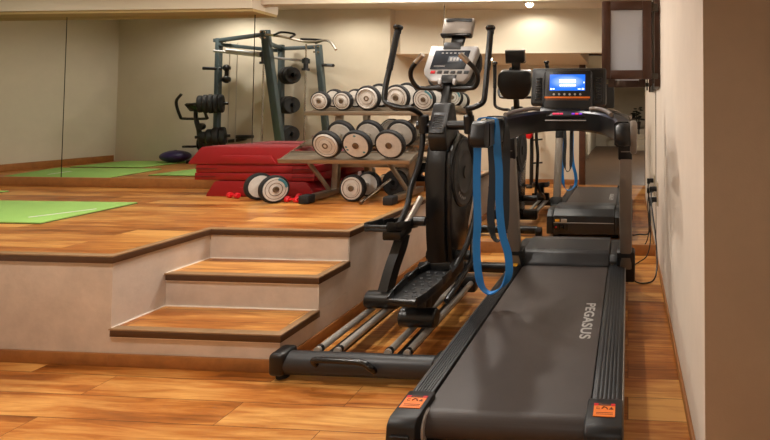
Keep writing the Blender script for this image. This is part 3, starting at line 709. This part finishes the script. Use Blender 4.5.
flatloop(loop2, .022, .0035, 'resistance_band', M_bluedk, 'dark grey rubber loop band hanging beside the blue one on the treadmill arm')

# ------------------------------------------------------------------ elliptical trainer
el = thing('elliptical_trainer', (-1.28, 3.1, 0), 'black elliptical cross trainer standing between the platform steps and the treadmill', 'elliptical trainer')
EX = -1.285
rb = MB().cyl((-1.66, 2.36, .072), (-.87, 2.36, .072), .053, 24).build('rear_stabilizer', M_char, el)
for x0, x1 in ((-1.725, -1.645), (-.925, -.848)):
    q = MB(); q.box(x0, x1, 2.30, 2.42, .025, .135, .022, seg=3); q.build('end_cap', M_blk, rb)
    MB().cyl(((x0+x1)/2, 2.36, 0), ((x0+x1)/2, 2.36, .035), .03).build('foot', M_rub, rb)
MB().tube([(-1.485, 2.33, .075), (-1.485, 2.29, .115), (-1.46, 2.28, .128), (-1.34, 2.28, .128), (-1.24, 2.28, .122), (-1.20, 2.28, .10), (-1.195, 2.31, .07)], .014, 12, smooth=4).build('lift_handle', M_blk2, rb)
for x in (-1.52, -1.42, -1.165, -1.07):
    r1 = MB().tube([(x, 2.37, .125), (x, 3.42, .125)], .018, 16).build('rail', M_rail, el)
    q = MB(); q.cyl((x, 2.385, .125), (x, 2.40, .125), .021); q.build('rail_cap', M_blk, r1)
for x in (-1.47, -1.118): MB().box(x-.028, x+.028, 2.38, 3.45, .065, .100, .008).build('frame_beam', M_blk, el)
q = MB(); q.box(-1.55, -1.04, 3.36, 3.46, .06, .17, .015); q.build('rail_bracket', M_blk, el)
fs = MB().cyl((-1.62, 3.92, .06), (-.95, 3.92, .06), .04, 20).build('front_stabilizer', M_blk, el)
for x in (-1.64, -.93): MB().cyl((x-.03, 3.92, .045), (x+.03, 3.92, .045), .045, 20).build('transport_wheel', M_rub, fs)
MB().beam((EX, 3.3, .09), (EX, 3.9, .09), .09, .07, .01).build('base_beam', M_blk, el)
# drive housing, its disc on the right side
hpoly = [(3.34, .085), (3.345, .25), (3.31, .45), (3.295, .70), (3.30, .95), (3.315, 1.04), (3.36, 1.10), (3.50, 1.16), (3.66, 1.12), (3.78, 1.02), (3.85, .86), (3.84, .70), (3.77, .56), (3.70, .46), (3.67, .30), (3.66, .085)]
hs = MB().prism(hpoly, 'x', -1.375, -1.235, .018).build('drive_housing', M_blk, el)
MB().prism([(y*.94+.215, z*.97+.02) for y, z in hpoly], 'x', -1.24, -1.195, .012).build('side_shell', M_blk2, hs)
for s, x in ((1, -1.193), (-1, -1.377)):
    ds = MB().lathe([(.245, -.004), (.25, .006), (.235, .012), (.225, .006), (.17, .008), (.155, .014), (.14, .008), (.05, .010), (.045, .018), (0, .018)], (x, 3.56, .86), (s, 0, 0), 48).build('flywheel_disc', M_char2, hs)
    q = MB()
    for k in range(5):
        a = -1.5+k*.18; q.obox((x+s*.014, 3.56-.19*math.sin(-a-1.0)*0-.19*math.cos(a), .86+.19*math.sin(a)), (.003, .016, .024), (a, 0, 0), .001)
    q.build('disc_mark', M_text, ds)
# neck with vent, then mast
npoly = [(3.30, 1.03), (3.265, 1.12), (3.275, 1.20), (3.33, 1.295), (3.36, 1.36), (3.44, 1.36), (3.50, 1.20), (3.52, 1.10), (3.45, 1.02)]
nk = MB().prism(npoly, 'x', EX-.065, EX+.065, .014).build('neck_cover', M_blk, el)
q = MB(); Mv = Matrix.Translation((EX, 3.296, 1.215)) @ Euler((math.radians(-30), 0, 0)).to_matrix().to_4x4()
q.box(-.05, .05, -.012, .004, -.075, .085, .006, Mv); vp = q.build('vent_panel', M_char, nk)
q = MB()
for k in range(6): q.box(-.034, .034, -.0145, -.010, -.045+.019*k, -.033+.019*k, .002, Mv)
q.build('vent_slots', M_blk2, vp)
MB().beam((EX, 3.40, 1.30), (EX, 3.50, 1.56), .065, .06, .012, up=(1, 0, 0)).build('mast', M_blk, el)
MB().cyl((-1.44, 3.32, 1.205), (-1.025, 3.32, 1.205), .032, 20).build('pivot_shaft', M_blk, el)
# console
tl2 = math.radians(-20)
ME = Matrix.Translation((-1.268, 3.50, 1.645)) @ Euler((tl2, 0, math.radians(3))).to_matrix().to_4x4()
def epart(name, m, parent, polys, d0, d1, bev=.004):
    q = MB()
    for p in polys: q.prism(p, 'y', d0, d1, bev, ME)
    return q.build(name, m, parent)
ec = epart('console', M_silver, el, [[(-.165, .135), (.180, .135), (.185, .10), (.135, -.105), (.10, -.15), (-.13, -.15), (-.185, -.10), (-.195, -.06)]], -.02, .05, .012)
epart('console_back', M_blk, ec, [[(-.13, .15), (.14, .15), (.19, .11), (.20, 0), (.15, -.14), (.09, -.19), (-.11, -.19), (-.17, -.14), (-.21, -.02), (-.185, .11)]], .035, .11, .025)
es = epart('display', mat('display_glass', '#434a54', .18, metal=.5), ec, [[(-.125, .095), (.130, .095), (.10, -.055), (-.150, -.055)]], -.025, -.015, .002)
glow = mat('display_grey', '#6d7580', .25)
epart('display_window', glow, es, [[(-.02, .045), (.065, .045), (.058, .0), (-.028, .0)]], -.0265, -.024, .001)
for k in range(6): epart('display_mark', M_silver, es, [[(-.075+.03*k, .075), (-.06+.03*k, .075), (-.062+.03*k, .068), (-.077+.03*k, .068)]], -.0275, -.026, 0)
for k in range(3): epart('display_digit', M_silver, es, [[(-.010+.024*k, .036), (.006+.024*k, .036), (.003+.024*k, .010), (-.013+.024*k, .010)]], -.0275, -.026, 0)
epart('display_bar', M_silver, es, [[(-.12, -.03), (-.04, -.03), (-.042, -.035), (-.122, -.035)]], -.0275, -.026, 0)
for k in range(6):
    x = -.14+.048*k; epart('key', M_char2 if k else M_redd, ec, [[(x, -.066), (x+.034, -.066), (x+.031, -.09), (x-.003, -.09)]], -.024, -.018, .002)
bk = epart('book_rest', M_blk, ec, [[(-.055, -.10), (.05, -.10), (.04, -.165), (-.06, -.165)]], -.032, -.01, .006)
epart('rest_prong', M_silver, bk, [[(-.075, -.135), (-.05, -.135), (-.048, -.18), (-.07, -.18)]], -.045, -.012, .006)
epart('rest_prong', M_silver, bk, [[(.03, -.135), (.055, -.135), (.052, -.18), (.032, -.18)]], -.045, -.012, .006)
epart('top_cap', M_char, ec, [[(-.07, .165), (.055, .165), (.06, .10), (-.078, .10)]], -.022, .03, .008)
epart('holder_neck', M_blk, ec, [[(-.035, .26), (.075, .26), (.055, .15), (-.035, .15)]], .01, .04, .008)
th = epart('screen_holder', M_greym, ec, [[(-.10, .375), (.13, .375), (.12, .225), (-.108, .225)]], -.012, .03, .012)
epart('holder_back', M_blk, th, [[(-.095, .37), (.125, .37), (.115, .23), (-.10, .23)]], .025, .045, .008)
epart('holder_slot', M_blk, th, [[(-.08, .368), (.115, .368), (.112, .338), (.04, .342), (-.01, .346), (-.04, .338), (-.08, .338)]], -.018, .0, .004)
epart('holder_lip', M_blk2, th, [[(-.108, .235), (.121, .235), (.118, .215), (-.105, .215)]], -.03, .02, .005)
# fixed grips
for s in (-1, 1):
    x = EX+.01
    g = MB().tube([(x+s*.03, 3.43, 1.465), (x+s*.16, 3.42, 1.462), (x+s*.212, 3.40, 1.475), (x+s*.238, 3.37, 1.53), (x+s*.225, 3.34, 1.59), (x+s*.17, 3.32, 1.652), (x+s*.135, 3.31, 1.685)], .016, 12, smooth=5).build('fixed_handlebar', M_blk, el)
    MB().tube([(x+s*.185, 3.323, 1.636), (x+s*.130, 3.308, 1.690)], .0195, 14).build('pulse_sensor', M_steel, g)
# swinging arms: knob, grip, bend, pivot boss, lower link
def swing(s, ytop, ybend, ylow, low):
    xp = -1.065 if s > 0 else -1.40; xo = EX+(.365 if s > 0 else -.325)
    a = MB().tube([(xp, 3.30, 1.21), (xp+s*.005, 3.28, 1.275), (xp+s*.035, ybend+.01, 1.318), (xp+s*(.07 if s > 0 else .11), ybend, 1.325), (xo-s*.012, ybend, 1.36), (xo, ybend+.01, 1.44), (xo-s*.012, ybend+(ytop-ybend)*.45, 1.62), (xo-s*.028, ytop, 1.86)], .0185, 14, smooth=6).build('moving_handle', M_blk, el)
    MB().tube([(xo-s*.010, ybend+(ytop-ybend)*.38, 1.58), (xo-s*.028, ytop, 1.855)], .0215, 14).build('foam_grip', M_rub, a)
    MB().lathe([(.022, -.03), (.024, -.004), (.033, .006), (.034, .018), (.028, .028), (0, .032)], (xo-s*.0285, ytop+.002, 1.865), (-s*.08, (ytop-ybend)*.3, 1), 20).build('end_knob', M_blk2, a)
    MB().cyl((xp-s*.01, 3.315, 1.150), (xp-s*.01, 3.295, 1.275), .036, 20, bev=.006).build('pivot_boss', M_blk, a)
    MB().tube([(xp, 3.31, 1.16)]+low, .019, 14, smooth=6).build('lower_link', M_blk, el)
    return a
swing(-1, 3.30, 3.18, 3.0, [(-1.40, 3.30, 1.06), (EX-.130, 3.28, .93), (EX-.16, 3.24, .80), (EX-.15, 3.16, .68), (EX-.165, 3.05, .56)])
swing(1, 3.36, 3.14, 3.3, [(-1.07, 3.33, 1.07), (EX+.225, 3.38, .97), (EX+.245, 3.40, .80), (EX+.235, 3.38, .60), (EX+.21, 3.30, .42), (EX+.18, 3.15, .30)])
# left foot link: roller on rails, rising arm, pedal
def roller(x, y):
    q = MB(); q.cyl((x-.10, y, .190), (x+.10, y, .190), .050, 24, bev=.008); rr = q.build('roller_housing', M_blk, el)
    for d in (-.05, .05): MB().cyl((x+d-.012, y, .163), (x+d+.012, y, .163), .020, 18).build('roller', M_rub, rr)
    return rr
def pedal(cx, cy, cz, rx, rz, ws=1.0):
    MP = Matrix.Translation((cx, cy, cz)) @ Euler((rx, 0, rz)).to_matrix().to_4x4()
    out = [(-.068, -.21), (-.084, -.13), (-.092, .03), (-.086, .15), (-.055, .215), (.055, .215), (.086, .15), (.092, .03), (.084, -.13), (.068, -.21)]
    out = [(a_*ws, b_) for a_, b_ in out]
    p = MB().prism(out, 'z', -.018, .0, .004, MP).build('pedal', M_blk, el)
    q = MB(); R_ = [MP @ V(x, y, .012) for x, y in out]
    q.tube([R_[-1]]+R_[:1], .01, 8)
    for a_, b_ in zip(out, out[1:]):
        q.beam(MP @ V(a_[0], a_[1], .010), MP @ V(b_[0], b_[1], .022 if b_[1] > 0 else .014), .010, .045, .003)
    q.build('pedal_rim', M_blk, p)
    q = MB()
    for i in range(9):
        for j in range(3):
            x = (j-1)*.048+(.022 if i % 2 else -.004); y = -.165+.042*i
            if abs(x) < .075: q.obox((0, 0, 0), (.026, .026, .004), (0, 0, 0), .0) if False else q.box(x-.012, x+.012, y-.008, y+.008, 0, .004, .002, MP @ Matrix.Translation((x, y, 0)) @ Matrix.Rotation(.5 if i % 2 else -.5, 4, 'Z') @ Matrix.Translation((-x, -y, 0)))
    q.build('tread_studs', M_char2, p)
    return p
roller(-1.44, 2.87)
MB().tube([(-1.44, 2.88, .20), (-1.43, 2.95, .34), (-1.415, 3.02, .46), (-1.41, 3.05, .53)], 0, smooth=4, prof=[(.036, -.03), (.036, .03), (-.036, .03), (-.036, -.03)]).build('foot_link', M_blk, el)
q = MB(); q.obox((-1.44, 3.04, .545), (.12, .17, .06), (.1, 0, 0), .014); q.build('link_bracket', M_blk, el)
pedal(-1.455, 3.02, .585, -.15, -.05)
MB().tube([(-1.41, 3.05, .555), (-1.37, 3.12, .66), (-1.345, 3.17, .74)], .021, 14).build('hand_link', M_steel, el)
MB().cyl((-1.40, 3.10, .60), (-1.28, 3.10, .60), .03, 18, bev=.005).build('link_joint', M_blk, el)
roller(-1.125, 2.64)
MB().tube([(-1.125, 2.66, .205), (-1.12, 2.85, .25), (-1.115, 3.06, .27), (-1.11, 3.18, .29), (-1.11, 3.24, .30)], 0, smooth=4, prof=[(.03, -.028), (.03, .028), (-.03, .028), (-.03, -.028)]).build('foot_link', M_blk, el)
pedal(-1.125, 2.68, .345, .09, -.08, 1.14)
MB().beam((-1.12, 2.68, .22), (-1.12, 2.70, .335), .07, .09, .01).build('pedal_post', M_blk, el)
MB().tube([(-1.05, 2.85, .20), (-1.03, 3.05, .27), (-1.03, 3.25, .33), (-1.06, 3.36, .48)], .018, 14, smooth=4).build('hand_link', M_blk2, el)
MB().cyl((-1.40, 3.42, .30), (-1.04, 3.42, .30), .035, 18).build('crank_axle', M_blk, el)

# ------------------------------------------------------------------ smith machine, seen in the mirror
sm = thing('smith_machine', (-4.9, 2.65, PH), 'dark grey cable and smith machine by the far wall, seen in the mirror', 'gym machine')
posts = {'A': ((-5.66, 2.62, PH), (-5.68, 2.60, 2.31), .06), 'B': ((-4.66, 2.66, PH), (-4.74, 2.95, 2.36), .10), 'C': ((-4.93, 2.34, PH), (-4.96, 2.34, 2.25), .06), 'D': ((-4.19, 2.38, PH), (-4.29, 2.52, 2.22), .075)}
for k, (a, b_, wd) in posts.items():
    q = MB(); q.beam(a, b_, wd, .07, .005); p = q.build('post', M_mach, sm)
    if k in 'BD':
        q = MB()
        for dx in (-.028, .028):
            for dz in (0, .075): q.sphere((b_[0]+dx, b_[1]+.045, b_[2]-.03-dz), .014, n=10)
        q.build('bolt', M_chrome, p)
for a, b_ in (((-5.75, 2.6, 2.28), (-5.6, 2.6, 2.28)), ((-5.68, 2.6, 2.28), (-4.74, 2.93, 2.31)), ((-5.66, 2.62, 2.22), (-4.96, 2.36, 2.16)), ((-4.96, 2.36, 2.19), (-4.28, 2.52, 2.19)), ((-4.74, 2.92, 2.2), (-4.96, 2.36, 2.2))):
    MB().beam(a, b_, .05, .05, .004).build('top_beam', M_mach, sm)
for a, b_ in (((-5.66, 2.62, PH+.04), (-4.66, 2.66, PH+.04)), ((-4.93, 2.34, PH+.04), (-4.19, 2.38, PH+.04)), ((-4.93, 2.34, PH+.04), (-4.66, 2.66, PH+.04)), ((-4.68, 2.68, .95), (-4.93, 2.36, .95))):
    MB().beam(a, b_, .05, .05, .004).build('base_beam', M_mach, sm)
MB().tube([(-4.72, 2.97, 2.30), (-4.5, 2.93, 2.27), (-4.28, 2.75, 2.225), (-4.02, 2.80, 2.24), (-3.90, 2.85, 2.20), (-3.80, 2.90, 2.10)], .016, 12, smooth=4).build('pull_up_bar', M_steel, sm)
MB().tube([(-4.60, 2.97, 2.29), (-4.48, 3.0, 2.32), (-4.30, 3.0, 2.295), (-4.42, 2.9, 2.27)], .014, 12, smooth=4).build('pull_up_grip', M_blk, sm)
MB().tube([(-4.36, 2.8, 2.26), (-4.22, 2.72, 2.265), (-4.08, 2.76, 2.245), (-4.2, 2.72, 2.215)], .014, 12, smooth=4).build('pull_up_grip', M_blk, sm)
bar = MB().tube([(-5.55, 2.83, 2.105), (-4.41, 2.6, 1.985)], .017, 12).build('smith_bar', M_silver, sm)
MB().tube([(-5.40, 2.80, 2.115), (-4.98, 2.72, 2.075)], .026, 14).build('bar_sleeve', M_silver, bar)
for x, y, z in ((-4.92, 2.73, 2.05), (-4.41, 2.6, 1.97)):
    MB().cyl((x, y, PH+.05), (x, y, 2.22), .011).build('guide_rod', M_chrome, sm)
    q = MB()
    for dz in (-.10, 0, .03): q.cyl((x, y, z+dz-.015), (x, y, z+dz+.015), .05)
    q.cyl((x, y, z-.11), (x, y, z+.06), .03); q.build('carriage', M_char, sm)
def plates(c0, c1, rs, name='plate_stack'):
    c0, c1 = Vector(c0), Vector(c1); d = (c1-c0); L = d.length; d.normalize()
    MB().cyl(c0-d*.05, c1+d*.05, .02, 14).build('plate_peg', M_blk, sm)
    n = len(rs); w_ = L/n
    for k, r in enumerate(rs):
        MB().lathe([(.022, 0), (r*.9, 0), (r, w_*.2), (r, w_*.75), (r*.92, w_*.95), (r*.5, w_*.8), (.03, w_*.95), (.022, 0)], c0+d*(w_*k), d, 28).build('plate', M_rub, sm)
plates((-5.74, 2.85, 1.39), (-5.50, 2.70, 1.40), [.115, .125, .13, .13, .125])
plates((-5.70, 2.85, .95), (-5.46, 2.70, .96), [.07, .10, .125, .125])
for z in (1.80, 1.385, .975): plates((-4.86, 2.40, z), (-4.66, 2.50, z), [.10, .125, .125, .115])
for a, b_ in (((-5.82, 2.7, 1.885), (-5.64, 2.6, 1.885)), ((-4.23, 2.5, 1.94), (-4.03, 2.58, 1.925))): MB().tube([a, b_], .022, 12).build('storage_peg', M_blk, sm)
for x in (-5.56, -5.45): MB().cyl((x, 2.55, PH+.05), (x, 2.55, 2.25), .005, 8).build('cable', M_steel, sm)
q = MB(); q.sphere((-5.60, 2.55, 1.90), .05); q.sphere((-5.60, 2.55, 1.74), .055); q.cyl((-5.60, 2.55, 1.74), (-5.60, 2.55, 1.92), .025); q.build('pulley_handle', M_blk, sm)

# exercise bike and ball by the same wall
bi = thing('exercise_bike', (-6.06, 2.5, PH), 'small black exercise bike by the far wall left of the machine, seen in the mirror', 'exercise bike')
MB().tube([(-6.22, 2.60, 1.53), (-6.31, 2.58, 1.42), (-6.30, 2.52, 1.22), (-6.26, 2.5, 1.19), (-5.94, 2.5, 1.19), (-5.91, 2.52, 1.22), (-5.91, 2.55, 1.29)], .018, 12, smooth=5).build('handlebar', M_blk, bi)
MB().obox((-6.10, 2.53, 1.35), (.20, .04, .13), (-.7, 0, .2), .01).build('console', M_blk2, bi)
MB().tube([(-6.09, 2.5, 1.30), (-6.08, 2.5, 1.18), (-6.05, 2.48, 1.02), (-6.03, 2.45, .80), (-6.03, 2.45, PH+.05)], [.025, .03, .035, .03], 14, smooth=4).build('stem', M_blk, bi)
MB().lathe([(0, -.03), (.045, -.03), (.05, 0), (.045, .03), (0, .03)], (-6.0, 2.5, 1.08), (0, 1, 0)).build('tension_knob', M_blk, bi)
MB().lathe([(0, -.03), (.16, -.03), (.18, -.015), (.18, .015), (.16, .03), (0, .03)], (-5.93, 2.42, .84), (.15, 1, 0), 32).build('flywheel', M_blk2, bi)
MB().obox((-6.12, 2.55, .80), (.16, .08, .03), (0, 0, 0), .008).build('pedal', M_blk, bi)
MB().tube([(-5.95, 2.38, .84), (-5.6, 2.30, .88), (-5.5, 2.30, .90)], .025, 12).build('frame_tube', M_blk, bi)
MB().obox((-5.50, 2.32, .93), (.22, .12, .05), (0, 0, 0), .02).build('saddle', M_blk, bi)
q = MB(); q.box(-6.24, -5.82, 2.42, 2.48, PH+.001, PH+.05, .01); q.box(-5.92, -5.88, 2.2+.02, 2.48, PH+.001, PH+.05, .01); q.box(-5.93, -5.87, 2.38, 2.44, PH+.04, .84, .01); q.build('base', M_blk, bi)
ba = thing('exercise_ball', (-6.47, 2.42, PH+.012), 'deflated purple exercise ball lying by the far wall, seen in the mirror', 'ball')
MB().sphere((-6.47, 2.40, PH+.012+.085), .19, (1, .9, .45), 28).build('shell', M_purple, ba)
MB().cyl((-6.47, 2.40, PH+.175), (-6.47, 2.40, PH+.187), .015).build('valve', M_blk, ba)

# weight stand beside the entrance wall, seen in the mirror
ws = thing('weight_stand', (-1.67, .55, 0), 'slim black peg stand with red item by the entrance wall, seen in the mirror', 'stand')
MB().tube([(-1.79, .55, 1.30), (-1.71, .55, 1.22), (-1.67, .55, 1.05), (-1.67, .55, .03)], .035, 14, smooth=4).build('pole', M_blk, ws)
MB().cyl((-1.67, .56, 1.085), (-1.68, .74, 1.095), .012).build('hook', M_blk, ws)
for z in (.80, .40): MB().cyl((-1.69, .55, z), (-1.47, .6, z+.02), .016).build('peg', M_blk, ws)
q = MB(); q.box(-1.87, -1.47, .50, .60, 0, .035, .008); q.box(-1.72, -1.62, .36, .78, 0, .035, .008); q.build('base', M_blk, ws)
rg = thing('boxing_glove', (-1.71, .60, .85), 'small red glove hanging on the black peg stand, seen in the mirror', 'glove')
MB().sphere((-1.69, .70, .92), .075, (.9, .75, 1.25)).build('fist', M_redd, rg)
MB().sphere((-1.74, .72, .95), .04, (.8, .8, 1.4)).build('thumb', M_redd, rg); MB().cyl((-1.69, .70, .98), (-1.69, .70, 1.06), .05).build('cuff', M_redd, rg)
